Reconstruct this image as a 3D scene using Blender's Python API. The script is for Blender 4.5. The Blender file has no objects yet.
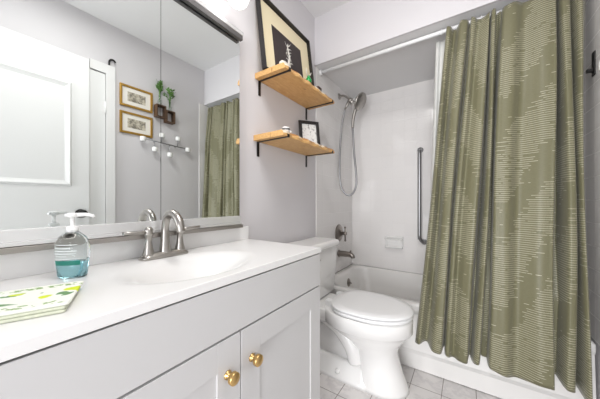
import bpy, bmesh, math, random
from mathutils import Vector, Matrix
random.seed(7)
PI = math.pi
SC = bpy.context.scene
COL = SC.collection

# ------------------------------------------------------------------ camera
cam_d = bpy.data.cameras.new('camera'); cam = bpy.data.objects.new('camera', cam_d); COL.objects.link(cam)
cam.location = (1.0, 0.0, 1.04)
cam.rotation_euler = (PI/2, 0, math.radians(34.0))
cam_d.sensor_width = 36.0; cam_d.lens = 36.0*247/600
cam_d.shift_y = (202-199.5)/600.0
cam_d.clip_start = 0.02
SC.camera = cam
# ------------------------------------------------------------------ world, lights, exposure
w = bpy.data.worlds.new('world'); SC.world = w; w.use_nodes = True
w.node_tree.nodes['Background'].inputs[0].default_value = (0.9, 0.93, 1, 1)
w.node_tree.nodes['Background'].inputs[1].default_value = 0.5
def area(name, loc, rot, sx, sy, power, col=(1, 1, 1)):
    l = bpy.data.lights.new(name, 'AREA'); l.shape = 'RECTANGLE'; l.size = sx; l.size_y = sy; l.energy = power; l.color = col
    o = bpy.data.objects.new(name, l); COL.objects.link(o); o.location = loc; o.rotation_euler = rot; return o
area('ceiling_fill', (0.75, 0.45, 2.46), (0, 0, 0), 0.5, 0.5, 9.5, (1.0, 0.985, 0.96))  # added soft fill just under the ceiling, no lamp fixture there
area('rear_fill', (1.0, -2.3, 0.95), (math.radians(93), 0, math.radians(2)), 1.6, 1.8, 78.0, (0.97, 0.98, 1.0))  # added fill panel outside the room, shining in from behind the camera
GLOBE_EMIT = 2.0
SC.view_settings.view_transform = 'Standard'; SC.view_settings.look = 'None'
SC.view_settings.gamma = 1; SC.view_settings.use_curve_mapping = False
SC.view_settings.exposure = 0.5

# ------------------------------------------------------------------ material helpers
def lin(c):
    return tuple(((v/255)/12.92 if v/255 <= .04045 else ((v/255+.055)/1.055)**2.4) for v in c)
def mat(name, rgb, rough=.5, metal=0, bump=0, bscale=60, spec=.5, var=0, vscale=6, **kw):
    m = bpy.data.materials.new(name); m.use_nodes = True; nt = m.node_tree
    b = nt.nodes['Principled BSDF']; c = lin(rgb)
    b.inputs['Base Color'].default_value = (*c, 1); b.inputs['Roughness'].default_value = rough
    b.inputs['Metallic'].default_value = metal; b.inputs['Specular IOR Level'].default_value = spec
    for k, v in kw.items():
        b.inputs[k.replace('_', ' ')].default_value = v
    tc = nt.nodes.new('ShaderNodeTexCoord')
    if var:
        n = nt.nodes.new('ShaderNodeTexNoise'); n.inputs['Scale'].default_value = vscale; n.inputs['Detail'].default_value = 4
        r = nt.nodes.new('ShaderNodeMapRange'); r.inputs['To Min'].default_value = 1-var; r.inputs['To Max'].default_value = 1+var*.5
        mx = nt.nodes.new('ShaderNodeVectorMath'); mx.operation = 'SCALE'; mx.inputs[0].default_value = c
        nt.links.new(tc.outputs['Object'], n.inputs['Vector']); nt.links.new(n.outputs[0], r.inputs[0])
        nt.links.new(r.outputs[0], mx.inputs['Scale']); nt.links.new(mx.outputs[0], b.inputs['Base Color'])
    if bump:
        n = nt.nodes.new('ShaderNodeTexNoise'); n.inputs['Scale'].default_value = bscale; n.inputs['Detail'].default_value = 3
        bp = nt.nodes.new('ShaderNodeBump'); bp.inputs['Strength'].default_value = bump; bp.inputs['Distance'].default_value = .002
        nt.links.new(tc.outputs['Object'], n.inputs['Vector']); nt.links.new(n.outputs[0], bp.inputs['Height']); nt.links.new(bp.outputs[0], b.inputs['Normal'])
    return m
class NT:
    """tiny node-math helper"""
    def __init__(s, m): s.nt = m.node_tree; s.b = s.nt.nodes['Principled BSDF']
    def link(s, a, b):
        if hasattr(a, 'is_output'): s.nt.links.new(a, b)
        else: b.default_value = a
    def m(s, op, a, b=0.0, c=0.0):
        n = s.nt.nodes.new('ShaderNodeMath'); n.operation = op
        s.link(a, n.inputs[0]); s.link(b, n.inputs[1]); s.link(c, n.inputs[2]); return n.outputs[0]
    def mix(s, f, a, b):
        n = s.nt.nodes.new('ShaderNodeMix'); n.data_type = 'RGBA'
        s.link(f, n.inputs[0])
        for v, i in ((a, 6), (b, 7)):
            if hasattr(v, 'is_output'): s.nt.links.new(v, n.inputs[i])
            else: n.inputs[i].default_value = (*v, 1)
        return n.outputs[2]
    def coord(s, kind='Object'):
        t = s.nt.nodes.new('ShaderNodeTexCoord'); x = s.nt.nodes.new('ShaderNodeSeparateXYZ')
        s.nt.links.new(t.outputs[kind], x.inputs[0]); return x.outputs[0], x.outputs[1], x.outputs[2]
    def vec(s, x, y, z=0.0):
        n = s.nt.nodes.new('ShaderNodeCombineXYZ'); s.link(x, n.inputs[0]); s.link(y, n.inputs[1]); s.link(z, n.inputs[2]); return n.outputs[0]
    def noise(s, v, scale, detail=2, rough=.5):
        n = s.nt.nodes.new('ShaderNodeTexNoise'); s.nt.links.new(v, n.inputs['Vector']); n.inputs['Scale'].default_value = scale
        n.inputs['Detail'].default_value = detail; n.inputs['Roughness'].default_value = rough; return n.outputs[0]
    def smooth(s, x, a, b):
        n = s.nt.nodes.new('ShaderNodeMapRange'); n.interpolation_type = 'SMOOTHSTEP'
        s.link(x, n.inputs[0]); n.inputs[1].default_value = a; n.inputs[2].default_value = b; return n.outputs[0]
    def bump(s, h, dist, strength=1.0):
        n = s.nt.nodes.new('ShaderNodeBump'); n.inputs['Distance'].default_value = dist; n.inputs['Strength'].default_value = strength
        s.nt.links.new(h, n.inputs['Height']); s.nt.links.new(n.outputs[0], s.b.inputs['Normal'])

M = {}
M['wall'] = mat('painted wall', (216, 213, 215), .6, bump=.15, bscale=90)
M['ceiling'] = mat('ceiling paint', (232, 231, 231), .75, bump=.3, bscale=45)
M['trimw'] = mat('trim paint', (232, 231, 230), .35)
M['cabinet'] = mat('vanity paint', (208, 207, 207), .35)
M['door'] = mat('door paint', (232, 232, 231), .4)
M['marble'] = mat('cultured marble', (240, 239, 238), .22, var=.02, vscale=3)
M['ceramic'] = mat('ceramic', (240, 239, 237), .12, Coat_Weight=.3)
M['tub'] = mat('tub enamel', (236, 234, 231), .15)
M['plastic'] = mat('white plastic', (240, 240, 240), .3)
M['nickel'] = mat('brushed nickel', (172, 168, 163), .32, 1, bump=.05, bscale=300)
M['chrome'] = mat('chrome track', (200, 200, 202), .16, 1)
M['steel'] = mat('brushed steel', (160, 160, 162), .38, 1)
M['aged'] = mat('aged nickel', (150, 143, 137), .30, 1)
M['track'] = mat('brushed track', (168, 163, 158), .40, .9)
M['satin'] = mat('satin pale metal', (232, 232, 232), .22, .5)
M['darkgroove'] = mat('dark groove', (112, 110, 110), .4, .6)
M['brass'] = mat('brass', (214, 178, 118), .28, 1)
M['goldframe'] = mat('gilt frame', (190, 150, 75), .35, .8, bump=.4, bscale=200)
M['black'] = mat('black metal', (32, 30, 30), .45, .3)
M['blackwood'] = mat('black frame', (34, 31, 31), .35)
M['cream'] = mat('cream mat board', (240, 227, 192), .8)
M['paper'] = mat('paper', (238, 234, 226), .8)
M['green'] = mat('green glass', (20, 150, 70), .1, Coat_Weight=.5)
M['leaf'] = mat('leaf', (90, 130, 62), .5, var=.3, vscale=30)
M['stem'] = mat('stem', (110, 140, 80), .5)
M['boxwood'] = mat('dark box wood', (92, 68, 50), .5, var=.3, vscale=20)
M['crystal'] = mat('pale stone', (222, 216, 205), .3, var=.2, vscale=60)
M['brown'] = mat('dark brown clay', (66, 46, 38), .5)
M['mirror'] = mat('mirror glass', (236, 240, 239), .0, 1)
M['mirroredge'] = mat('mirror edge', (120, 125, 125), .2, .8)
M['globe'] = mat('opal globe', (255, 250, 245), .3)
M['globe'].node_tree.nodes['Principled BSDF'].inputs['Emission Color'].default_value = (1, .985, .96, 1)
M['globe'].node_tree.nodes['Principled BSDF'].inputs['Emission Strength'].default_value = GLOBE_EMIT
M['clear'] = mat('clear plastic', (244, 250, 250), .05, Transmission_Weight=1.0, IOR=1.2)
M['soap'] = mat('aqua soap', (185, 232, 240), .08, Transmission_Weight=.9, IOR=1.33)
M['label'] = mat('soap label', (235, 242, 242), .35)
M['labelgreen'] = mat('green label band', (20, 120, 105), .4)
M['glassclear'] = mat('clear glass', (240, 246, 242), .03, Transmission_Weight=1.0, IOR=1.15)

def make_wood():
    m = mat('pine board', (205, 155, 95), .45); n = NT(m); x, y, z = n.coord()
    v = n.vec(n.m('MULTIPLY', x, 14.0), n.m('MULTIPLY', y, 1.3), n.m('MULTIPLY', z, 14.0))
    g = n.noise(v, 2.2, 5, .65)
    ring = n.m('FRACT', n.m('MULTIPLY', g, 9.0)); r = n.smooth(ring, 0, .8)
    c = n.mix(r, lin((228, 186, 124)), lin((208, 158, 98)))
    k = n.noise(n.vec(n.m('MULTIPLY', x, 2.0), y, z), 13, 1); kn = n.smooth(k, .70, .78)
    c = n.mix(kn, c, lin((150, 92, 50))); n.nt.links.new(c, n.b.inputs['Base Color'])
    n.bump(g, .0006, .5); return m
M['wood'] = make_wood()
def make_wood_edge():
    m = mat('pale raw board edge', (240, 222, 190), .5); n = NT(m); x, y, z = n.coord()
    g = n.noise(n.vec(x, y, z), 14, 1)
    c = n.mix(n.smooth(g, .47, .56), lin((240, 226, 202)), lin((190, 136, 82)))
    n.nt.links.new(c, n.b.inputs['Base Color']); return m
M['woodedge'] = make_wood_edge()

def make_tile(name, ax, base=(238, 235, 233)):
    m = mat(name, base, .13); n = NT(m); x, y, z = n.coord()
    p = {'x': x, 'y': y}[ax]; S = .108
    def joint(q, off):
        fr = n.m('FRACT', n.m('DIVIDE', n.m('ADD', q, off), S)); d = n.m('MINIMUM', fr, n.m('SUBTRACT', 1.0, fr)); return d
    d = n.m('MINIMUM', joint(p, .02), joint(z, .03)); g = n.smooth(d, .010, .030)
    cell = n.vec(n.m('FLOOR', n.m('DIVIDE', n.m('ADD', p, .02), S)), n.m('FLOOR', n.m('DIVIDE', n.m('ADD', z, .03), S)))
    wn = n.nt.nodes.new('ShaderNodeTexWhiteNoise'); n.nt.links.new(cell, wn.inputs['Vector'])
    tint = n.m('MULTIPLY_ADD', wn.outputs[0], .02, .98)
    vm = n.nt.nodes.new('ShaderNodeVectorMath'); vm.operation = 'SCALE'; vm.inputs[0].default_value = lin(base); n.nt.links.new(tint, vm.inputs['Scale'])
    c = n.mix(g, lin((230, 227, 225)), vm.outputs[0]); n.nt.links.new(c, n.b.inputs['Base Color'])
    n.nt.links.new(n.m('MULTIPLY_ADD', g, -.4, .53), n.b.inputs['Roughness'])
    wob = n.noise(n.vec(x, y, z), 7, 1)
    n.bump(n.m('ADD', g, n.m('MULTIPLY', wob, 1.0)), .0007, .8); return m
M['tile_side'] = make_tile('wall tile side', 'y'); M['tile_back'] = make_tile('wall tile back', 'x')
def make_floor():
    m = mat('marble floor tile', (225, 222, 220), .25); n = NT(m); x, y, z = n.coord(); S = .155
    def joint(q, off):
        fr = n.m('FRACT', n.m('DIVIDE', n.m('ADD', q, off), S)); return n.m('MINIMUM', fr, n.m('SUBTRACT', 1.0, fr))
    d = n.m('MINIMUM', joint(x, .042), joint(y, .023)); g = n.smooth(d, .008, .016)
    v = n.vec(x, y, z); vn = n.noise(v, 5, 6, .6); vein = n.m('ABSOLUTE', n.m('SUBTRACT', vn, .5)); vm = n.smooth(vein, 0.0, .06)
    c = n.mix(vm, lin((214, 210, 209)), lin((228, 224, 222))); c = n.mix(g, lin((140, 132, 127)), c)
    n.nt.links.new(c, n.b.inputs['Base Color']); n.bump(g, .001, .6); return m
M['floor'] = make_floor()

def make_curtain():
    m = mat('olive curtain fabric', (150, 152, 112), .42, spec=.35, Sheen_Weight=.15); n = NT(m); u, v, _ = n.coord('UV')
    P = .0105
    q = n.m('DIVIDE', v, P); row = n.m('FLOOR', q); fr = n.m('FRACT', q)
    line = n.m('MULTIPLY', n.smooth(fr, .0, .12), n.m('SUBTRACT', 1.0, n.smooth(fr, .18, .30)))
    rnd = n.noise(n.vec(n.m('MULTIPLY', u, 2.0), n.m('MULTIPLY', row, 1.7)), 1.0, 1)
    big = n.noise(n.vec(n.m('MULTIPLY', u, 3.4), n.m('ADD', n.m('MULTIPLY', v, 2.1), n.m('MULTIPLY', u, 1.2)), 4.0), 1.0, 1)
    tri = n.m('PINGPONG', n.m('ADD', u, .05), .19)
    zz = n.m('FRACT', n.m('DIVIDE', n.m('ADD', n.m('ADD', n.m('ADD', v, n.m('MULTIPLY', tri, 1.7)), n.m('MULTIPLY', rnd, .14)), n.m('MULTIPLY', big, .35)), .50))
    dens = n.smooth(n.m('PINGPONG', zz, .5), .06, .30)
    dash = n.noise(n.vec(n.m('MULTIPLY', u, 24.0), n.m('MULTIPLY', row, 5.31)), 1.0, 1)
    alt = n.m('MODULO', n.m('ABSOLUTE', row), 2.0)
    thr = n.m('ADD', n.m('MULTIPLY_ADD', dens, -.33, .65), n.m('MULTIPLY', alt, n.m('MULTIPLY', n.m('SUBTRACT', 1.0, dens), .3)))
    on = n.smooth(n.m('SUBTRACT', dash, thr), 0.0, .03)
    brt = n.m('MULTIPLY_ADD', dens, -.25, .90)
    fac = n.m('MULTIPLY', n.m('MULTIPLY', line, on), brt)
    weave = n.noise(n.vec(n.m('MULTIPLY', u, 60.0), n.m('MULTIPLY', v, 900.0)), 1.0, 2)
    base = n.mix(weave, lin((98, 95, 71)), lin((128, 125, 97)))
    c = n.mix(fac, base, lin((214, 210, 188))); n.nt.links.new(c, n.b.inputs['Base Color'])
    n.bump(n.m('ADD', n.m('MULTIPLY', weave, .25), fac), .0006, .6); return m
M['curtain'] = make_curtain()
M['liner'] = mat('white liner', (236, 236, 232), .4, Transmission_Weight=.15)
def make_towel():
    m = mat('lemon print towel', (238, 240, 228), .85); n = NT(m); x, y, z = n.coord()
    # local x runs across (0 .. .15), y along the length
    b = n.m('MINIMUM', x, n.m('SUBTRACT', .15, x))
    band = n.m('MULTIPLY', n.smooth(b, .006, .009), n.m('SUBTRACT', 1.0, n.smooth(b, .024, .028)))
    nb = n.noise(n.vec(x, y, z), 95, 2); gb = n.m('MULTIPLY', n.smooth(nb, .50, .58), band)
    mid = n.smooth(b, .035, .045)
    nl = n.noise(n.vec(x, y, 0.0), 17, 1); lem = n.m('MULTIPLY', n.smooth(nl, .56, .60), mid)
    n2 = n.noise(n.vec(y, x, 3.0), 34, 2); lf = n.m('MULTIPLY', n.smooth(n2, .57, .61), mid)
    c = n.mix(gb, lin((240, 242, 232)), lin((150, 176, 120)))
    c = n.mix(lf, c, lin((110, 150, 100))); c = n.mix(lem, c, lin((212, 228, 50)))
    n.nt.links.new(c, n.b.inputs['Base Color']); return m
M['towel'] = make_towel()
M['towel_edge'] = mat('towel folded edge', (222, 226, 205), .9, var=.25, vscale=120)
def make_print(name, c1, c2, scale, thr, spread=.08):
    m = mat(name, c1, .6); n = NT(m); x, y, z = n.coord(); g = n.noise(n.vec(x, y, z), scale, 5, .7)
    n.nt.links.new(n.mix(n.smooth(g, thr-spread, thr+spread), lin(c1), lin(c2)), n.b.inputs['Base Color']); return m
M['etching'] = make_print('etched landscape', (112, 106, 94), (208, 200, 182), 24, .47, .12)
M['darkprint'] = make_print('dark print ground', (52, 42, 42), (60, 48, 48), 9, .5)
M['sketch'] = make_print('pencil sketch', (150, 150, 150), (232, 232, 230), 45, .42)

# ------------------------------------------------------------------ mesh builder
class MB:
    def __init__(s): s.bm = bmesh.new()
    def box(s, x0, y0, z0, x1, y1, z1, bev=0, mi=0):
        g = bmesh.ops.create_cube(s.bm, size=1)['verts']
        for v in g: v.co = Vector(((x0+x1)/2+v.co.x*(x1-x0), (y0+y1)/2+v.co.y*(y1-y0), (z0+z1)/2+v.co.z*(z1-z0)))
        fs = {f for v in g for f in v.link_faces}
        for f in fs: f.material_index = mi
        if bev:
            es = list({e for v in g for e in v.link_edges})
            r = bmesh.ops.bevel(s.bm, geom=es, offset=bev, segments=2, profile=.5, affect='EDGES')
            for f in r['faces']: f.material_index = mi
        return s
    def loft(s, rings, cap0=True, cap1=True, closed=True, mi=0):
        vs = [[s.bm.verts.new(p) for p in r] for r in rings]; n = len(rings[0])
        for a, b in zip(vs, vs[1:]):
            for i in range(n if closed else n-1):
                j = (i+1) % n
                f = s.bm.faces.new((a[i], a[j], b[j], b[i])); f.smooth = True; f.material_index = mi
        if cap0: f = s.bm.faces.new(vs[0][::-1]); f.material_index = mi
        if cap1: f = s.bm.faces.new(vs[-1]); f.material_index = mi
        return s
    def lathe(s, prof, origin=(0, 0, 0), axis=(0, 0, 1), n=24, mi=0, sx=1, sy=1):
        q = Vector((0, 0, 1)).rotation_difference(Vector(axis).normalized()); o = Vector(origin)
        rings = [[o + q @ Vector((math.cos(2*PI*i/n)*r*sx, math.sin(2*PI*i/n)*r*sy, h)) for i in range(n)] for r, h in prof]
        return s.loft(rings, mi=mi)
    def tube(s, pts, r, n=12, mi=0, smooth=0):
        pts = [Vector(p) for p in pts]
        if smooth: pts = cr(pts, smooth)
        rs = r if isinstance(r, (list, tuple)) else [r]*len(pts)
        if len(rs) != len(pts):
            rs = [rs[min(len(rs)-1, int(i/(len(pts)-1)*(len(rs)-1)))]*(1-(i/(len(pts)-1)*(len(rs)-1))%1) + rs[min(len(rs)-1, int(i/(len(pts)-1)*(len(rs)-1))+1)]*((i/(len(pts)-1)*(len(rs)-1))%1) for i in range(len(pts))]
        rings = []; prev = None
        for i, p in enumerate(pts):
            t = (pts[min(i+1, len(pts)-1)]-pts[max(i-1, 0)]).normalized()
            if prev is None:
                up = Vector((0, 0, 1)) if abs(t.z) < .9 else Vector((1, 0, 0)); a = t.cross(up).normalized()
            else: a = (prev - t*prev.dot(t)).normalized()
            prev = a; b = t.cross(a)
            rings.append([p + (a*math.cos(2*PI*k/n) + b*math.sin(2*PI*k/n))*rs[i] for k in range(n)])
        return s.loft(rings, mi=mi)
    def sphere(s, c, r, sc=(1, 1, 1), mi=0, seg=20):
        g = bmesh.ops.create_uvsphere(s.bm, u_segments=seg, v_segments=seg//2+2, radius=r)['verts']
        for v in g: v.co = Vector((c[0]+v.co.x*sc[0], c[1]+v.co.y*sc[1], c[2]+v.co.z*sc[2]))
        for f in {f for v in g for f in v.link_faces}: f.smooth = True; f.material_index = mi
        return s
    def build(s, name, mats, parent=None, offset=None):
        bmesh.ops.recalc_face_normals(s.bm, faces=s.bm.faces[:])
        if parent is not None:
            T = Matrix.Translation(-Vector(parent.location)) if offset is None else offset
            s.bm.transform(T)
        me = bpy.data.meshes.new(name); s.bm.to_mesh(me); s.bm.free()
        for m in (mats if isinstance(mats, (list, tuple)) else [mats]): me.materials.append(M[m])
        o = bpy.data.objects.new(name, me); COL.objects.link(o); o.parent = parent; return o
def cr(p, k):
    out = []
    for i in range(len(p)-1):
        a, b, c, d = p[max(i-1, 0)], p[i], p[i+1], p[min(i+2, len(p)-1)]
        for j in range(k):
            t = j/k; out.append(.5*((2*b)+(c-a)*t+(2*a-5*b+4*c-d)*t*t+(3*b-a-3*c+d)*t**3))
    out.append(p[-1]); return out
def thing(name, loc, label, cat, group=None):
    o = bpy.data.objects.new(name, None); COL.objects.link(o); o.location = loc; o.empty_display_size = .05
    o['label'] = label; o['category'] = cat
    if group: o['group'] = group
    return o
def tag(o, label, cat, group=None, kind=None):
    o['label'] = label; o['category'] = cat
    if group: o['group'] = group
    if kind: o['kind'] = kind
    return o
def struct(name, mb, m, label=None):
    o = mb.build(name, m); o['kind'] = 'structure'
    if label: o['label'] = label
    return o
def rrect(x0, y0, x1, y1, r, z, k=6):
    out = []
    for cx, cy, a0 in ((x1-r, y1-r, 0), (x0+r, y1-r, PI/2), (x0+r, y0+r, PI), (x1-r, y0+r, 3*PI/2)):
        for i in range(k+1):
            a = a0+PI/2*i/k; out.append(Vector((cx+r*math.cos(a), cy+r*math.sin(a), z)))
    return out

# ------------------------------------------------------------------ room shell
W = 1.5; YT = 1.69; YB = 2.46; YN = -.95; H = 2.5; HS = 2.12
struct('floor', MB().box(-.1, YN-.1, -.08, W+.1, YB+.1, 0), 'floor')
struct('ceiling', MB().box(-.1, YN-.1, H, W+.1, YB+.1, H+.08), 'ceiling')
struct('wall_left', MB().box(-.1, YN-.1, 0, 0, YB+.1, H), 'wall')
struct('wall_right', MB().box(W, YN-.1, 0, W+.1, YB+.1, H), 'wall')
struct('wall_far', MB().box(0, YB, 0, W, YB+.1, H), 'wall')
# unseen wall behind the camera, opening added to let the rear light in
struct('wall_near', MB().box(0, YN-.1, 0, .55, YN, H).box(.55, YN-.1, 2.1, W, YN, H), 'wall')
struct('trim_1', MB().box(0, YT, HS+.004, W, YT+.06, H).box(0, YT-.004, HS, W, YT+.012, HS+.0045), 'wall', 'soffit face over the tub')
struct('trim_2', MB().box(0, YT+.0125, HS, W, YB, HS+.0035), 'ceiling', 'lowered ceiling over the tub')
struct('wall_tile_left', MB().box(0, YT+.015, .3945, .008, YB, HS, .002), 'tile_side')
struct('wall_tile_right', MB().box(W-.008, YT-.07, .395, W, YB, HS-.004, .002), 'tile_side')
struct('wall_tile_far', MB().box(.008, YB-.008, .3945, W-.008, YB, HS), 'tile_back')
# door in the right wall (seen in the mirror)
dr = thing('door_1', (W, .22, 0), 'white panelled door', 'door'); dr['kind'] = 'structure'
del dr['category']; del dr['label']
def ymold(mb, x, y0, y1, z0, z1, wd=.042, t=.014):
    def ring(i, xx): return [Vector((xx, y0+i, z0+i)), Vector((xx, y1-i, z0+i)), Vector((xx, y1-i, z1-i)), Vector((xx, y0+i, z1-i))]
    mb.loft([ring(0, x), ring(.006, x-t*.7), ring(.014, x-t), ring(.028, x-t*.45), ring(wd, x)], False, False)
    for f in mb.bm.faces: f.smooth = False
    return mb
MB().box(W-.035, -.16, .01, W-.001, .665, 2.13, .002).build('door_leaf', 'door', dr)
mb = MB(); ymold(mb, W-.034, -.06, .565, 1.155, 1.91); ymold(mb, W-.034, -.06, .565, .20, .80)
mb.build('panel_molding', 'door', dr)
mb = MB().lathe([(.0, 0), (.032, 0), (.032, .006), (.012, .01), (.011, .035), (.022, .042), (.029, .055), (.027, .068), (.015, .074), (0, .075)], (W-.035, .612, .955), (-1, 0, 0))
mb.build('door_knob', 'black', dr)
mb = MB().box(W-.022, .665, .0, W, .672, 2.075, .001).box(W-.024, .776, 0, W-.001, .838, 2.077).box(W-.024, .672, 2.077, W-.001, .838, 2.15).box(W-.024, -.22, 0, W-.001, -.165, 2.077)
mb.build('door_casing', 'trimw', dr)
MB().box(W-.012, .672, 0.0, W-.001, .772, 2.07, .001).build('side_panel', 'door', dr)
MB().tube([(W-.020, .773, 1.75), (W-.020, .773, 1.85)], .006).box(W-.0145, .752, 1.755, W-.0115, .772, 1.845).build('hinge', 'trimw', dr)
# baseboards
struct('baseboard_left', MB().box(0, .94, 0, .012, YT-.02, .09, .003), 'trimw')
struct('baseboard_right', MB().box(W-.012, .84, 0, W, YT-.08, .09, .003), 'trimw')

# ------------------------------------------------------------------ bathtub
T = thing('bathtub', (.75, 2.07, 0), 'white bathtub filling the tiled alcove behind the green curtain', 'bathtub')
mb = MB(); x0, x1, y0, y1 = .0085, W-.0085, YT, YB-.009
rings = [rrect(x0, y0-.016, x1, y1, .004, .004), rrect(x0, y0-.016, x1, y1, .004, .098), rrect(x0, y0-.004, x1, y1, .004, .112), rrect(x0, y0+.014, x1, y1, .004, .33),
         rrect(x0, y0, x1, y1, .006, .355), rrect(x0, y0, x1, y1, .008, .385), rrect(x0+.006, y0+.008, x1-.006, y1-.004, .012, .395),
         rrect(x0+.075, y0+.065, x1-.09, y1-.045, .11, .395), rrect(x0+.09, y0+.08, x1-.11, y1-.058, .11, .380),
         rrect(x0+.105, y0+.10, x1-.18, y1-.072, .12, .25), rrect(x0+.125, y0+.13, x1-.26, y1-.10, .13, .12), rrect(x0+.19, y0+.2, x1-.36, y1-.17, .12, .07)]
mb.loft(rings, cap0=True, cap1=True); 
for f in mb.bm.faces:
    if f.calc_center_median().y < y0+.012: f.smooth = False
mb.build('tub_body', 'tub', T)
MB().lathe([(0, 0), (.038, 0), (.038, .006), (.03, .012), (0, .014)], (.101, 2.12, .305), (1, 0, .12), 20).tube([(.112, 2.12, .312), (.135, 2.12, .30)], .006).build('overflow_plate', 'aged', T)
MB().box(.009, YT+.005, .392, .022, YT+.05, .405, .002).build('caulk_bead', 'trimw', T)

# ------------------------------------------------------------------ toilet
TC = 1.44
to = thing('toilet', (.35, TC, 0), 'white two-piece toilet with closed lid between vanity and tub', 'toilet')
def egg(xb, xf, hw, z, n=40, p=2.3, back=.75):
    out = []; xm = xb+(xf-xb)*.45
    for i in range(n):
        a = 2*PI*i/n; ca, sa = math.cos(a), math.sin(a)
        e = 2/p if ca < 0 else 2/2.05
        rx = (xf-xm) if ca > 0 else (xm-xb)
        out.append(Vector((xm+math.copysign(abs(ca)**e, ca)*rx, TC+math.copysign(abs(sa)**(e if ca > 0 else .8), sa)*hw, z)))
    return out
mb = MB()
mb.loft([egg(.44, .742, .122, .0), egg(.445, .738, .120, .02), egg(.46, .70, .104, .12), egg(.455, .68, .107, .20), egg(.41, .695, .132, .250), egg(.32, .728, .160, .292), egg(.275, .744, .174, .318), egg(.255, .760, .185, .327), egg(.25, .760, .187, .385), egg(.255, .757, .184, .404)])
mb.loft([rrect(.045, TC-.10, .34, TC+.10, .03, .30), rrect(.04, TC-.125, .36, TC+.125, .03, .34), rrect(.04, TC-.13, .36, TC+.13, .03, .388), rrect(.045, TC-.125, .355, TC+.125, .03, .398)])
mb.tube([(.26, TC-.045, .33), (.36, TC-.055, .29), (.44, TC-.055, .20), (.47, TC-.05, .11)], [.06, .058, .055, .055], 16, smooth=5)
mb.tube([(.26, TC+.045, .33), (.36, TC+.055, .29), (.44, TC+.055, .20), (.47, TC+.05, .11)], [.06, .058, .055, .055], 16, smooth=5)
mb.loft([rrect(.20, TC-.07, .46, TC+.07, .05, .08), rrect(.19, TC-.06, .42, TC+.06, .05, .20), rrect(.20, TC-.05, .36, TC+.05, .04, .31)])
mb.loft([rrect(.10, TC-.125, .56, TC+.125, .04, 0), rrect(.10, TC-.125, .56, TC+.125, .04, .025), rrect(.115, TC-.11, .55, TC+.11, .04, .045), rrect(.13, TC-.10, .54, TC+.10, .04, .095), rrect(.15, TC-.08, .52, TC+.08, .04, .11)])
mb.build('bowl', 'ceramic', to)
for sy in (-1, 1): MB().lathe([(0, 0), (.014, 0), (.014, .012), (.009, .020), (0, .022)], (.37, TC+sy*.113, .038), (0, 0, 1), 16).build('bolt_cap', 'ceramic', to)
def egg_plate(xb, xf, hw, z0, z1, b):
    return [egg(xb+b, xf-b, hw-b, z0, p=3.6), egg(xb, xf, hw, z0+b, p=3.6), egg(xb, xf, hw, z1-b, p=3.6), egg(xb+b, xf-b, hw-b, z1, p=3.6)]
MB().loft(egg_plate(.315, .762, .184, .406, .427, .005)).build('seat', 'plastic', to)
lidr = egg_plate(.310, .766, .187, .4295, .445, .005); lidr.append(egg(.355, .72, .145, .4495, p=3.4))
MB().loft(lidr).build('seat_lid', 'plastic', to)
for sy in (-1, 1): MB().box(.280, TC+sy*.075-.02, .398, .325, TC+sy*.075+.02, .440, .005).build('seat_hinge', 'plastic', to)
MB().loft([rrect(.05, TC-.165, .20, TC+.165, .03, .395), rrect(.04, TC-.18, .215, TC+.18, .03, .42), rrect(.032, TC-.190, .220, TC+.198, .03, .56), rrect(.028, TC-.197, .224, TC+.204, .03, .725), rrect(.03, TC-.195, .222, TC+.202, .03, .728)]).build('tank', 'ceramic', to)
MB().loft([rrect(.022, TC-.205, .234, TC+.212, .03, .729), rrect(.016, TC-.212, .240, TC+.218, .03, .737), rrect(.016, TC-.212, .240, TC+.218, .03, .755), rrect(.022, TC-.206, .234, TC+.212, .03, .768), rrect(.04, TC-.19, .215, TC+.195, .03, .773)]).build('tank_lid', 'ceramic', to)
MB().lathe([(0, 0), (.014, 0), (.014, .01), (0, .012)], (.2225, TC-.15, .68), (1, 0, 0), 14).tube([(.232, TC-.15, .68), (.24, TC-.14, .68), (.242, TC-.09, .675)], .006, 8).build('flush_lever', 'nickel', to)

# ------------------------------------------------------------------ vanity
V = thing('vanity_cabinet', (.22, .35, 0), 'white bathroom vanity cabinet with brass knobs under the sink top', 'cabinet')
VY0, VY1, VF, CT = -.27, .951, .449, .84
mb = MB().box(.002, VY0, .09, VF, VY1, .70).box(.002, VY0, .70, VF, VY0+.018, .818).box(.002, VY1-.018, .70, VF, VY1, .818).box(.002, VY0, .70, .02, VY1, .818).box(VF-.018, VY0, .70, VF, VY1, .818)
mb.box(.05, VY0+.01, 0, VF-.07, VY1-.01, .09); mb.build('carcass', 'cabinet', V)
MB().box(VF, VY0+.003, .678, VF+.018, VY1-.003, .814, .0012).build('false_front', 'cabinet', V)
def shaker(y0, y1, z0, z1):
    x = VF; t = .018; f = .078
    mb = MB()
    mb.box(x, y0, z0, x+t, y0+f, z1, .001).box(x, y1-f, z0, x+t, y1, z1, .001).box(x, y0+f, z0, x+t, y1-f, z0+f, .001).box(x, y0+f, z1-f, x+t, y1-f, z1, .001)
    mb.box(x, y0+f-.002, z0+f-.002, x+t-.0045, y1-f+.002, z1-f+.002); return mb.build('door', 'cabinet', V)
def knob(y, z, par):
    k = MB().lathe([(0, 0), (.012, 0), (.012, .003), (.006, .006), (.006, .016), (.015, .018), (.0165, .020), (.0165, .030), (.015, .032), (0, .032)], (VF+.018, y, z), (1, 0, 0), 28)
    k.build('knob', 'brass', par, Matrix.Translation(-Vector(V.location)))
for y0, y1, ky in ((VY0+.003, .035, .0), (.04, .487, .442), (.4905, VY1-.003, .533)):
    d = shaker(y0, y1, .10, .672)
    if ky: knob(ky, .575, d)
for z0, z1 in (): pass

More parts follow.
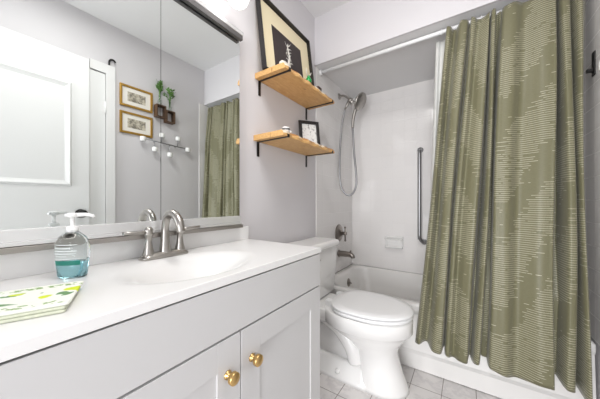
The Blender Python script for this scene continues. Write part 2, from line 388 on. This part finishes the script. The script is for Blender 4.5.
# sink top with moulded basin
t_ = thing('sink_counter', (.23, .35, .818), 'white cultured marble countertop with moulded oval basin', 'countertop')
mb = MB(); nx, ny = 47, 110; X0, X1, Y0, Y1 = .001, .468, -.28, .957
def topz(x, y):
    e = math.hypot((x-.265)/.150, (y-.475)/.205)
    if e >= 1.12: return CT
    q = max(0, min(1, (1.12-e)/1.05)); q = q*q*(3-2*q)
    return CT-.095*q
g = [[mb.bm.verts.new((X0+(X1-X0)*i/nx, Y0+(Y1-Y0)*j/ny, 0)) for j in range(ny+1)] for i in range(nx+1)]
for i in range(nx+1):
    for j in range(ny+1): v = g[i][j]; v.co.z = topz(v.co.x, v.co.y)
for i in range(nx):
    for j in range(ny):
        f = mb.bm.faces.new((g[i][j], g[i+1][j], g[i+1][j+1], g[i][j+1])); f.smooth = True
border = [g[i][0] for i in range(nx+1)]+[g[nx][j] for j in range(1, ny+1)]+[g[i][ny] for i in range(nx-1, -1, -1)]+[g[0][j] for j in range(ny-1, 0, -1)]
low = [mb.bm.verts.new((v.co.x, v.co.y, .8185)) for v in border]
for k in range(len(border)):
    k2 = (k+1) % len(border); mb.bm.faces.new((border[k], border[k2], low[k2], low[k]))
mb.build('worktop', 'marble', t_)
MB().box(.001, Y0, CT-.001, .019, Y1, .910, .003).build('backsplash', 'marble', t_)
MB().lathe([(0, 0), (.022, 0), (.022, .003), (.016, .004), (0, .002)], (.265, .475, .7465), (0, 0, 1), 20).build('drain', 'nickel', t_)

# ------------------------------------------------------------------ faucet
F = thing('faucet', (.07, .475, CT+.0003), 'brushed nickel two-handle faucet on the sink top', 'faucet')
MB().loft([rrect(.053, .392, .104, .562, .02, CT+.0003), rrect(.053, .392, .104, .562, .02, CT+.008), rrect(.059, .399, .098, .555, .018, CT+.013), rrect(.064, .405, .093, .549, .013, CT+.020)]).build('base', 'nickel', F)
fx = .078; fy = .477
pth = [(fx, fy, CT+.012), (fx, fy, CT+.06), (fx+.001, fy, CT+.105), (fx+.014, fy, CT+.143), (fx+.044, fy, CT+.160), (fx+.076, fy, CT+.150), (fx+.098, fy, CT+.122), (fx+.105, fy, CT+.095)]
MB().tube(pth, [.022, .0155, .0128, .0128, .0132, .014, .0145, .013], 18, smooth=5).build('spout', 'nickel', F)
for yy, sg in ((.420, -1), (.534, 1)):
    h = MB().lathe([(0, 0), (.020, 0), (.0185, .008), (.0135, .028), (.0105, .050), (.0115, .070), (.0155, .074), (.0155, .079), (.0135, .081), (.0145, .087), (.0135, .093), (.008, .100), (0, .101)], (fx, yy, CT+.012), (0, 0, 1), 20)
    hb = h.build('handle', 'nickel', F)
    MB().tube([(fx, yy, CT+.094), (fx+.002, yy+sg*.03, CT+.094), (fx+.004, yy+sg*.056, CT+.096), (fx+.006, yy+sg*.080, CT+.098)], [.0085, .007, .006, .0055], 12).build('lever', 'nickel', hb, Matrix.Translation(-Vector(F.location)))

# ------------------------------------------------------------------ mirrored cabinet
MC = thing('mirror_cabinet', (.02, .32, .915), 'long frameless mirror with sliding panels above the vanity', 'mirror')
MB().box(.001, -.30, .960, .026, .872, 1.860).build('back_panel', 'mirroredge', MC)
for y0, y1, x in ((-.29, .060, .036), (.062, .482, .036), (.4835, .875, .0365)):
    mb = MB().box(x-.006, y0, .960, x, y1, 1.868); mb.build('mirror_panel', 'mirror', MC)
MB().box(.001, -.30, .938, .044, .878, .970, .002).box(.001, -.30, .927, .050, .878, .938, .001).build('lower_frame', 'satin', MC)
MB().box(.001, -.30, .9105, .058, .880, .9255, .001).build('bottom_track', 'track', MC)
tt = MB().box(.001, -.30, 1.880, .062, .878, 1.900, .002).build('top_track', 'satin', MC)
MB().box(.042, -.30, 1.858, .060, .876, 1.880, .001).box(.001, -.30, 1.862, .029, .876, 1.880, .001).build('track_groove', 'darkgroove', tt, Matrix.Translation(-Vector(MC.location)))

# ------------------------------------------------------------------ vanity light
L = thing('vanity_light', (.0, .5, 2.2), 'wall light with round opal globes above the mirror', 'light')
MB().box(.0, .12, 2.155, .03, .88, 2.235, .006).build('backplate', 'nickel', L)
for y in (.21, .50, .79):
    MB().tube([(.025, y, 2.195), (.08, y, 2.195), (.115, y, 2.17), (.12, y, 2.06)], .007, 10, smooth=4).lathe([(0, 0), (.022, 0), (.03, -.03), (0, -.03)], (.12, y, 2.06), (0, 0, 1), 18).build('arm', 'nickel', L)
    MB().sphere((.12, y, 1.998), .052, seg=28).build('globe', 'globe', L)

# ------------------------------------------------------------------ shelves
def shelf(z, y0, y1, label, lens=.22):
    S = thing('wall_shelf', (.11, (y0+y1)/2, z), label, 'shelf', None)
    nseg = 26; mb = MB()
    # live edge along the front
    rings = []
    for i in range(nseg+1):
        y = y0+(y1-y0)*i/nseg; q = lens-.004+.004*math.sin(i*1.3); tw = .004*math.sin(i*1.17)
        rings.append([Vector(p) for p in ((.002, y, z), (.002, y, z+.030), (q-.012, y, z+.030), (q-.004, y, z+.021+tw), (q, y, z+.012+tw), (q-.002, y, z))])
    mb.loft(rings); 
    for f in mb.bm.faces: f.smooth = False
    mb.bm.faces.ensure_lookup_table()
    for f in mb.bm.faces:
        c = f.calc_center_median()
        f.material_index = 1 if c.x > lens-.016 and z+.0175 < c.z < z+.0295 else 0
    mb.build('board', ['wood', 'woodedge'], S)
    for yb in (y0+.036, y1-.036):
        MB().box(.0005, yb-.009, z-.085, .0045, yb+.009, z-.0005, .0006).box(.004, yb-.006, z-.0040, lens-.006, yb+.006, z-.0003).box(lens+.0005, yb-.009, z-.0045, lens+.003, yb+.009, z+.012, .0006).box(lens-.007, yb-.009, z-.0042, lens+.003, yb+.009, z-.0008).build('bracket', 'black', S)
    return S
shelf(1.742, 1.022, 1.60, 'upper pine wall shelf holding the large framed print')
shelf(1.387, 1.010, 1.60, 'lower pine wall shelf holding the small black frame')

# framed picture local builder: lies in plane, facing +normal
def picture(name, label, cat, w_, h_, fw, fd, mt, parts, loc, rot, group=None):
    P = thing(name, loc, label, cat, group); P.rotation_euler = rot; I = Matrix.Identity(4)
    # local: x = out of the wall, y = along, z = up; origin bottom centre
    mb = MB()
    a = w_/2
    mb.box(0, -a, 0, fd, -a+fw, h_, .002).box(0, a-fw, 0, fd, a, h_, .002).box(0, -a+fw, 0, fd, a-fw, fw, .002).box(0, -a+fw, h_-fw, fd, a-fw, h_, .002)
    mb.build('frame', mt, P, I)
    for pn, pm, y0, z0, y1, z1, x in parts:
        MB().box(0.002, y0, z0, x, y1, z1).build(pn, pm, P, I)
    return P
lean = math.atan2(.055, .44)
pp = picture('framed_picture', 'large black framed print with cream mat on the upper shelf', 'picture', .545, .462, .0105, .03, 'blackwood',
        [('mat_board', 'cream', -.26, .012, .26, .445, .008), ('print', 'darkprint', -.155, .075, .155, .335, .0095)], (.062, 1.287, 1.7728), (0, -lean, 0))
mb = MB()
random.seed(3)
base = Vector((.011, -.0, .085)); pts = [(.0105, .005, .10), (.0105, -.012, .15), (.0105, .006, .20), (.0105, -.004, .26), (.0105, .004, .30)]
mb.tube(pts, [.010, .012, .010, .007, .002], 6, smooth=3)
for k in range(16):
    z0 = .10+.012*k; sg = 1 if k % 2 else -1; L_ = random.uniform(.012, .04)
    mb.tube([(.0105, 0, z0), (.0105, sg*L_*.6, z0+.012), (.0105, sg*L_, z0+random.uniform(-.01, .035))], [.004, .003, .001], 5)
for v in mb.bm.verts: v.co.x = .0098+(v.co.x-.0105)*.08
mb.build('pale_figure', 'paper', pp, Matrix.Identity(4))
picture('photo_frame', 'small black photo frame leaning on the lower shelf', 'picture frame', .150, .195, .022, .014, 'blackwood',
        [('photo', 'sketch', -.054, .021, .054, .174, .006)], (.098, 1.462, 1.4180), (0, -.20, math.radians(-38)))
# small things on the shelves
mb = MB().lathe([(0, 0), (.016, 0), (.017, .004), (.010, .009), (.018, .018), (.021, .030), (.017, .042), (.010, .048), (.008, .058), (.011, .061), (0, .062)], (.175, 1.32, 1.7722), (0, 0, 1), 18)
gf = thing('glass_ornament', (.175, 1.32, 1.7722), 'tiny green glass ornament with antlers on the upper shelf', 'ornament')
mb.build('body', 'green', gf)
MB().tube([(.175, 1.315, 1.830), (.173, 1.297, 1.853), (.175, 1.292, 1.870)], [.004, .003, .0015], 6).tube([(.175, 1.325, 1.830), (.177, 1.342, 1.853), (.175, 1.350, 1.868)], [.004, .003, .0015], 6).build('antler', 'crystal', gf)
mb = MB().loft([rrect(.160, 1.405, .20, 1.445, .006, 1.7722), rrect(.158, 1.403, .202, 1.447, .008, 1.793), rrect(.165, 1.41, .195, 1.44, .008, 1.802)])
tag(mb.build('clay_dish', 'brown'), 'tiny dark brown dish at the far end of the upper shelf', 'dish')
mb = MB(); mb.bm.free(); mb.bm = bmesh.new()
bmesh.ops.create_icosphere(mb.bm, subdivisions=2, radius=.026)
random.seed(11)
for v in mb.bm.verts: v.co *= random.uniform(.8, 1.15); v.co.x *= .9; v.co.y *= 1.25; v.co.z = max(v.co.z, -.014); v.co += Vector((.165, 1.075, 1.7862))
tag(mb.build('quartz_stone', 'crystal'), 'pale quartz stone at the near end of the upper shelf', 'stone')
zt = 1.4172
cu = thing('ceramic_cup', (.175, 1.085, zt), 'tiny white and grey cup at the front of the lower shelf', 'cup')
MB().lathe([(0, 0), (.015, 0), (.021, .010), (.022, .030), (.019, .034), (.018, .031), (.018, .012), (0, .010)], (.175, 1.085, zt), (0, 0, 1), 20).build('bowl', 'ceramic', cu)
MB().lathe([(.0222, 0), (.0228, .002), (.0228, .008), (.0222, .010)], (.175, 1.085, zt+.016), (0, 0, 1), 20).build('grey_stripe', 'darkgroove', cu)
tag(MB().sphere((.150, 1.135, zt+.0165), .017, (1.1, 1.2, 1), seg=14).sphere((.158, 1.152, zt+.026), .009, seg=12).build('bird_figurine', 'ceramic'), 'tiny white figurine beside the cup on the lower shelf', 'figurine')

# ------------------------------------------------------------------ shower fittings
sv = thing('shower_valve', (.0082, 2.12, .75), 'round nickel shower valve with lever on the tiled wall', 'valve')
MB().lathe([(0, 0), (.082, 0), (.082, .004), (.074, .010), (.05, .016), (.032, .020), (.030, .030), (0, .032)], (.0082, 2.12, .75), (1, 0, 0), 36).build('escutcheon', 'aged', sv)
MB().lathe([(0, 0), (.016, 0), (.014, .025), (.017, .032), (.017, .045), (.011, .052), (0, .054)], (.035, 2.12, .75), (1, 0, 0), 20).tube([(.072, 2.12, .80), (.072, 2.12, .75), (.074, 2.12, .69)], [.006, .007, .008], 10).sphere((.072, 2.12, .805), .010, seg=12).sphere((.074, 2.12, .686), .0105, seg=12).build('lever', 'aged', sv)
sp = thing('tub_spout', (.0082, 2.12, .555), 'nickel tub spout below the shower valve', 'spout')
MB().lathe([(0, 0), (.034, 0), (.034, .008), (.028, .012), (0, .012)], (.0082, 2.12, .56), (1, 0, 0), 22).tube([(.015, 2.12, .56), (.07, 2.12, .562), (.12, 2.12, .560), (.142, 2.12, .550), (.147, 2.12, .532)], [.028, .027, .024, .021, .019], 18, smooth=3).build('spout_body', 'aged', sp)
MB().tube([(.125, 2.12, .566), (.125, 2.12, .590)], .005, 8).sphere((.125, 2.12, .592), .0085, seg=12).build('diverter_knob', 'aged', sp)
sh = thing('handheld_shower', (.0082, 2.13, 2.03), 'nickel handheld shower head with looped hose on wall arm', 'shower')
MB().lathe([(0, 0), (.030, 0), (.030, .004), (.018, .012), (0, .013)], (.0082, 2.13, 2.03), (1, 0, 0), 24).tube([(.012, 2.13, 2.03), (.05, 2.13, 2.028), (.085, 2.13, 2.005), (.115, 2.13, 1.975)], .0105, 14, smooth=4).build('shower_arm', 'nickel', sh)
MB().sphere((.12, 2.13, 1.968), .024, seg=16).tube([(.12, 2.13, 1.968), (.145, 2.13, 1.935)], [.02, .023], 14).tube([(.108, 2.13, 1.975), (.085, 2.13, 1.925), (.065, 2.13, 1.900)], [.014, .012, .010], 12).build('holder', 'nickel', sh)
nrm = Vector((.87, -.12, -.48)).normalized(); hc = Vector((.215, 2.13, 1.935))
hh = MB().lathe([(0, -.042), (.022, -.040), (.045, -.028), (.070, -.014), (.078, -.004), (.078, .004), (.072, .009), (0, .011)], hc, nrm, 32)
hh.tube([(.188, 2.135, 1.915), (.168, 2.135, 1.88), (.145, 2.135, 1.80), (.140, 2.135, 1.715)], [.022, .016, .0145, .012], 14, smooth=4).build('hand_shower', 'nickel', sh)
MB().tube([(.140, 2.135, 1.715), (.150, 2.14, 1.50), (.170, 2.14, 1.30), (.168, 2.14, 1.18), (.120, 2.14, 1.105), (.060, 2.12, 1.13), (.026, 2.11, 1.24), (.024, 2.11, 1.50), (.040, 2.12, 1.75), (.065, 2.13, 1.90)], .009, 10, smooth=8).build('hose', 'steel', sh)
gb = thing('grab_bar', (.65, YB-.008, 1.1), 'vertical steel grab bar on the back tile wall', 'grab bar')
yb = YB-.008
MB().tube([(.655, yb-.002, 1.508), (.655, yb-.035, 1.508), (.655, yb-.052, 1.49), (.655, yb-.055, 1.46), (.655, yb-.055, 1.1), (.655, yb-.055, .745), (.660, yb-.053, .715), (.675, yb-.040, .692), (.685, yb-.002, .684)], .0155, 16, smooth=3).build('bar', 'steel', gb)
for z, x in ((1.508, .655), (.684, .685)): MB().lathe([(0, 0), (.025, 0), (.025, .004), (.020, .008), (0, .008)], (x, yb, z), (0, -1, 0), 24).build('flange', 'steel', gb)
sd = thing('soap_dish', (.43, yb, .66), 'white ceramic soap dish set in the back tile wall', 'soap dish')
mb = MB().box(.348, yb-.006, .605, .512, yb, .718, .003).box(.350, yb-.022, .700, .510, yb-.004, .716, .005)
mb.box(.350, yb-.022, .612, .366, yb-.004, .714, .005).box(.494, yb-.022, .612, .510, yb-.004, .714, .005)
mb.loft([rrect(.352, yb-.052, .508, yb-.002, .018, .606), rrect(.350, yb-.056, .510, yb-.002, .02, .622), rrect(.352, yb-.054, .508, yb-.002, .02, .628), rrect(.362, yb-.044, .498, yb-.006, .016, .618)])
mb.build('dish', 'ceramic', sd)
MB().tube([(.356, yb-.02, .690), (.358, yb-.045, .688), (.43, yb-.048, .686), (.502, yb-.045, .688), (.504, yb-.02, .690)], .006, 10, smooth=3).build('bar', 'ceramic', sd)

# ------------------------------------------------------------------ curtain rod, curtain, liner, rings
RY, RZ = 1.762, 2.093
rd = thing('curtain_rod', (W/2, RY, RZ), 'white tension curtain rod spanning the tub alcove', 'rod')
MB().tube([(.010, RY, RZ), (W-.010, RY, RZ)], .0125, 16).build('rod', 'plastic', rd)
for x, d in ((.0082, 1), (W-.0082, -1)): MB().lathe([(0, 0), (.021, 0), (.021, .014), (.014, .018), (0, .018)], (x, RY, RZ), (d, 0, 0), 18).build('end_cap', 'plastic', rd)
prof = [(.838, -.012), (.848, .004), (.862, .008), (.884, -.034), (.912, .022), (.938, .036), (.953, .028), (.960, -.035), (.968, .015), (.985, .026), (1.003, .006), (1.03, .028), (1.060, .034), (1.068, -.01), (1.073, -.060), (1.079, -.01), (1.088, .024), (1.106, .026), (1.112, -.07), (1.120, -.085), (1.127, -.05), (1.131, .028), (1.155, .038), (1.19, .036), (1.225, .006), (1.26, .014), (1.30, .030), (1.335, .030), (1.350, .024), (1.357, -.02), (1.361, -.078), (1.370, -.075), (1.376, -.01), (1.384, .026), (1.396, .032), (1.413, .020), (1.418, -.03), (1.422, -.070), (1.428, -.02), (1.434, .018), (1.446, .028), (1.456, .0), (1.464, -.04)]
def curve_cloth(name, prof, y_top, y_bot, z_top, z_bot, matname, left_shift, sub=7, nz=90, wig=1.0, sag=.0):
    P = cr([Vector((a, b, 0)) for a, b in prof], sub); n = len(P)
    L = [0]
    for a, b in zip(P, P[1:]): L.append(L[-1]+(b-a).length)
    me = bpy.data.meshes.new(name); vs = []; fs = []; uv = []
    xr = prof[-1][0]; wd = xr-prof[0][0]
    for j in range(nz+1):
        h = j/nz
        for i, p in enumerate(P):
            s = (xr-p.x)/wd                    # 1 at the left end, 0 at the right
            u_ = L[i]
            tight = max(0, (h-.80)/.20)
            x = p.x - left_shift*(1-h-.42)*max(0, s)**1.4 + .006*wig*math.sin(5*h+u_*9) - .010*wig*(1-h)*max(0, 1-s)
            amp = (1.0+.35*(1-h))*(1-.6*tight)
            y0_ = y_bot+(y_top-y_bot)*min(1, h*1.0)
            dep = p.y*amp + wig*.010*math.sin(u_*13+h*6)*(1-h) + wig*tight*.013*math.sin(u_*42+1.0)*max(0, min(1, (s-.2)*3))
            y = y0_-max(dep, -.082) if h < .8 else y0_-max(dep, -.082+.05*tight)
            if not wig < .5 and h < .5: y = min(y, 1.668 if h < .2 else 1.668+(h-.2)*.4)
            zt_ = z_top - sag*abs(math.sin(u_*PI/.155))**1.0*(.5+.5*math.cos(u_*2.0))
            z = z_bot+(zt_-z_bot)*h + (1-h)*(.012*math.sin(u_*11)+.006*math.sin(u_*31))
            vs.append((x, y, z)); uv.append((u_, z))
    for j in range(nz):
        for i in range(n-1): a = j*n+i; fs.append((a, a+1, a+n+1, a+n))
    me.from_pydata(vs, [], fs); ul = me.uv_layers.new(name='UVMap')
    for poly in me.polygons:
        poly.use_smooth = True
        for li in poly.loop_indices: ul.data[li].uv = uv[me.loops[li].vertex_index]
    me.materials.append(M[matname]); o = bpy.data.objects.new(name, me); COL.objects.link(o)
    md = o.modifiers.new('thickness', 'SOLIDIFY'); md.thickness = .0012
    return o
tag(curve_cloth('shower_curtain', prof, 1.710, 1.606, 2.082, .197, 'curtain', .165, sag=.016), 'olive green shower curtain with white stitched lines in front of the tub', 'curtain')
lp = [(.812+.0160*k*1.0, (.010 if k % 2 else -.010)) for k in range(41)]
ln = curve_cloth('curtain_liner', lp, 1.815, 1.825, 2.07, .42, 'liner', .06, sub=4, nz=30, wig=.3)
tag(ln, 'white liner hanging inside the tub behind the green curtain', 'curtain liner')
def ring_proto():
    R = thing('curtain_ring', (0, RY, RZ), 'small clear plastic hook on the rod holding up the green curtain', 'curtain ring', 'curtain hooks on the rod')
    pts = [(0, RY+.0165*math.cos(a), RZ+.0165*math.sin(a)) for a in [PI*2*i/14 for i in range(15)]]
    MB().tube(pts, .0022, 6).tube([(0, RY-.010, RZ-.013), (0, RY-.024, RZ-.030), (0, RY-.034, RZ-.026)], .0022, 6).build('hook', 'plastic', R, Matrix.Translation(-Vector((0, RY, RZ)))); return R
rp = ring_proto(); xs = [.872, .925, .985, 1.035, 1.07, 1.125, 1.205, 1.285, 1.355, 1.395, 1.43, 1.455]
for i, x in enumerate(xs):
    if i == 0: r = rp
    else:
        r = rp.copy(); COL.objects.link(r)
        for ch in rp.children: c = ch.copy(); c.parent = r; COL.objects.link(c)
    r.location = (x, RY, RZ)

# robe hook on the right alcove wall
hk = thing('wall_hook', (W-.0082, 1.715, 1.68), 'black metal hook on the right tile wall beside the curtain', 'hook')
MB().box(W-.013, 1.70, 1.628, W-.0082, 1.73, 1.738, .001).box(W-.034, 1.708, 1.645, W-.012, 1.722, 1.661, .002).build('bracket', 'black', hk)

# ------------------------------------------------------------------ things on the sink top
B = thing('soap_dispenser', (.128, .207, CT), 'clear pump bottle of aqua hand soap on the sink top', 'soap dispenser')
bt = Matrix.Translation((.125, .195, CT)) @ Matrix.Rotation(math.radians(38), 4, 'Z')
off = Matrix.Translation((0, 0, 0)) 
def bottle_rings(scale, zs):
    out = []
    for z, rx, ry in zs: out.append([Vector((math.cos(2*PI*i/32)*(rx-scale), math.sin(2*PI*i/32)*(ry-scale), z)) for i in range(32)])
    return out
R38 = Matrix.Rotation(math.radians(40), 4, 'Z')
zs = [(.0005, .028, .017), (.004, .034, .021), (.03, .037, .023), (.07, .041, .025), (.092, .039, .024), (.108, .031, .020), (.116, .020, .015), (.122, .011, .011)]
MB().loft(bottle_rings(0, zs)).build('bottle', 'clear', B, R38)
zs2 = [(.0035, .028, .016), (.006, .033, .019), (.03, .0355, .0215), (.044, .0370, .0222)]
MB().loft(bottle_rings(.0015, zs2)).build('liquid_soap', 'soap', B, R38)
mb = MB().lathe([(0, .120), (.013, .120), (.013, .134), (.008, .136), (.0045, .137), (.0045, .158), (.011, .160), (.012, .168), (.009, .171), (0, .171)], (0, 0, 0), (0, 0, 1), 20)
mb.tube([(-.006, -.014, .165), (0, 0, .165), (.012, .026, .166), (.018, .038, .163), (.019, .040, .158)], [.004, .006, .005, .004, .004], 10)
mb.build('pump', 'plastic', B, Matrix.Identity(4))
def shell(a0, a1, z0, z1, e, name, m, nn=14):
    rings = []
    for z in (z0, z1):
        rr = [(z2, rx, ry) for z2, rx, ry in zs]
        k = max(i for i in range(len(rr)-1) if rr[i][0] <= z); q = (z-rr[k][0])/(rr[k+1][0]-rr[k][0])
        rx = rr[k][1]*(1-q)+rr[k+1][1]*q+e; ry = rr[k][2]*(1-q)+rr[k+1][2]*q+e
        rings.append([Vector((math.cos(a0+(a1-a0)*i/nn)*rx, math.sin(a0+(a1-a0)*i/nn)*ry, z)) for i in range(nn+1)])
    return MB().loft(rings, False, False, closed=False).build(name, m, B, R38)
A = -PI/2
shell(A-.9, A+.9, .052, .0535, .0008, 'label_line', 'label'); shell(A-.7, A+.7, .088, .0895, .0008, 'label_line', 'label')
for k, (a, b) in enumerate(((-.6, .1), (-.75, .5), (-.7, .65), (-.75, .3))): shell(A+a, A+b, .058+.007*k, .060+.007*k, .0008, 'label_text', 'label')
shell(A-.8, A+.9, .036, .048, .0009, 'label_band', 'labelgreen')

TW = thing('folded_hand_towel', (.40, .137, CT), 'folded white hand towel with lemon print on the sink top', 'towel')
ang = math.atan2(.057, -.14)   # local x runs from the front corner to the back corner
TW.rotation_euler = (0, 0, ang)
for k in range(3):
    z0 = .0004+.0058*k; e = .003*(2-k); zz = .0056
    n = 14; mb = MB(); rings = []
    for (ins, z) in ((.002, z0), (0, z0+.0015), (0, z0+zz-.0015), (.002, z0+zz)):
        ring = rrect(ins+.0-e*.4, ins-.002+e, .150-ins+e*.4, .215-ins, .005, z)
        ring = [Vector((p.x+.002*math.sin(p.y*40+k), p.y+.002*math.sin(p.x*50+k), p.z)) for p in ring]
        rings.append(ring)
    mb.loft(rings); mb.build('fold', 'towel' if k == 2 else 'towel_edge', TW, Matrix.Identity(4))

# ------------------------------------------------------------------ things on the right wall (seen in the mirror)
RW = (0, 0, PI)   # local x points into the room
for z, lab in ((1.862, 'gold framed landscape etching hung on the right wall, upper of two'), (1.632, 'gold framed landscape etching hung on the right wall, lower of two')):
    h_ = .185
    picture('framed_etching', lab, 'picture', .262, h_, .018, .016, 'goldframe', [('mat_board', 'paper', -.12, .012, .12, h_-.012, .006), ('etching', 'etching', -.072, .052, .072, h_-.052, .0072)], (W-.0005, 1.005, z), RW, 'gold framed etchings')
def leafy(mb, base, n, h, seed, spread):
    random.seed(seed)
    for k in range(n):
        a = random.uniform(0, 2*PI); tip = Vector((math.cos(a)*spread*random.uniform(.4, 1), math.sin(a)*spread*1.3*random.uniform(.4, 1), h*random.uniform(.55, 1)))
        p0 = Vector(base); p1 = p0+Vector((tip.x*.3, tip.y*.3, tip.z*.8)); p2 = p0+tip
        mb.tube([p0, p1, p2], [.002, .0018, .001], 5, smooth=4)
        d = (p2-p1).normalized(); sd_ = d.cross(Vector((0, 0, 1))).normalized()*.013
        for q in (.3, .7, 1.0):
            c = p1.lerp(p2, q); u_ = sd_*(1 if q != .7 else -1); e_ = c+d*.03+u_*1.5
            vs_ = [mb.bm.verts.new(v) for v in (c, c+d*.012+u_*1.3, e_, c+d*.02-u_*.3)]
            mb.bm.faces.new(vs_)
def wallbox(y0, y1, z0, lab):
    S = thing('wall_box_shelf', (W-.001, (y0+y1)/2, z0), lab, 'box shelf', 'small wooden box shelves')
    x1_ = W-.001; x0_ = W-.06; h_ = .115; t = .010
    MB().box(x0_, y0, z0, x1_, y1, z0+t, .001).box(x0_, y0, z0+h_-t, x1_, y1, z0+h_, .001).box(x0_, y0, z0+t, x1_, y0+t, z0+h_-t, .001).box(x0_, y1-t, z0+t, x1_, y1, z0+h_-t, .001).build('box', 'boxwood', S)
    return z0+t, z0+h_
_, top1 = wallbox(1.150, 1.238, 1.835, 'small dark wooden box shelf next to the gold frames')
_, top2 = wallbox(1.240, 1.325, 1.805, 'small dark wooden box shelf, farther of the pair')
def vase(y, z, lab, seed, h, sp_):
    S = thing('bud_vase', (W-.032, y, z), lab, 'vase')
    MB().lathe([(0, 0), (.017, 0), (.019, .02), (.018, .045), (.009, .060), (.009, .085), (.011, .088), (0, .088)], (W-.032, y, z+.0002), (0, 0, 1), 16).build('glass', 'glassclear', S)
    mb = MB(); leafy(mb, (W-.032, y, z+.03), 14, h, seed, sp_); mb.build('cutting', 'leaf', S)
vase(1.19, top1, 'glass bud vase with tall green cutting on the nearer box shelf', 4, .20, .02)
vase(1.285, top2, 'glass bud vase with spreading green cutting on the farther box shelf', 9, .17, .05)
for (y, z, lab) in ((1.175, 1.8452, 'tiny dark figurine inside the nearer box shelf'),):
    pass
hr = thing('wall_sconce', (W, 1.25, 1.60), 'thin metal wall rail with six small white cups', 'candle holder')
MB().tube([(W-.035, 1.035, 1.612), (W-.035, 1.25, 1.597), (W-.035, 1.465, 1.585)], .005, 8).tube([(W-.002, 1.15, 1.603), (W-.035, 1.15, 1.603)], .005, 8).tube([(W-.002, 1.35, 1.592), (W-.035, 1.35, 1.592)], .005, 8).build('rail', 'steel', hr)
for y, zr, zc in ((1.039, 1.612, 1.60), (1.141, 1.604, 1.525), (1.204, 1.60, 1.665), (1.28, 1.596, 1.495), (1.36, 1.59, 1.665), (1.465, 1.585, 1.575)):
    st = MB().tube([(W-.035, y, zr), (W-.040, y, zc)], .004, 8); s_ = st.build('stem', 'steel', hr)
    MB().lathe([(0, 0), (.020, 0), (.024, .004), (.024, .038), (.021, .040), (.019, .036), (.019, .010), (0, .008)], (W-.045, y, zc-.018), (0, 0, 1), 18).build('cup', 'ceramic', hr)
hk = thing('over_door_hook', (W-.01, .80, 2.15), 'black bent hook sitting on the top edge of the door casing', 'hook')
MB().tube([(W-.012, .80, 2.151), (W-.012, .80, 2.185), (W-.014, .812, 2.205), (W-.020, .828, 2.205), (W-.030, .835, 2.19)], .007, 8, smooth=3).build('hook_body', 'black', hk)
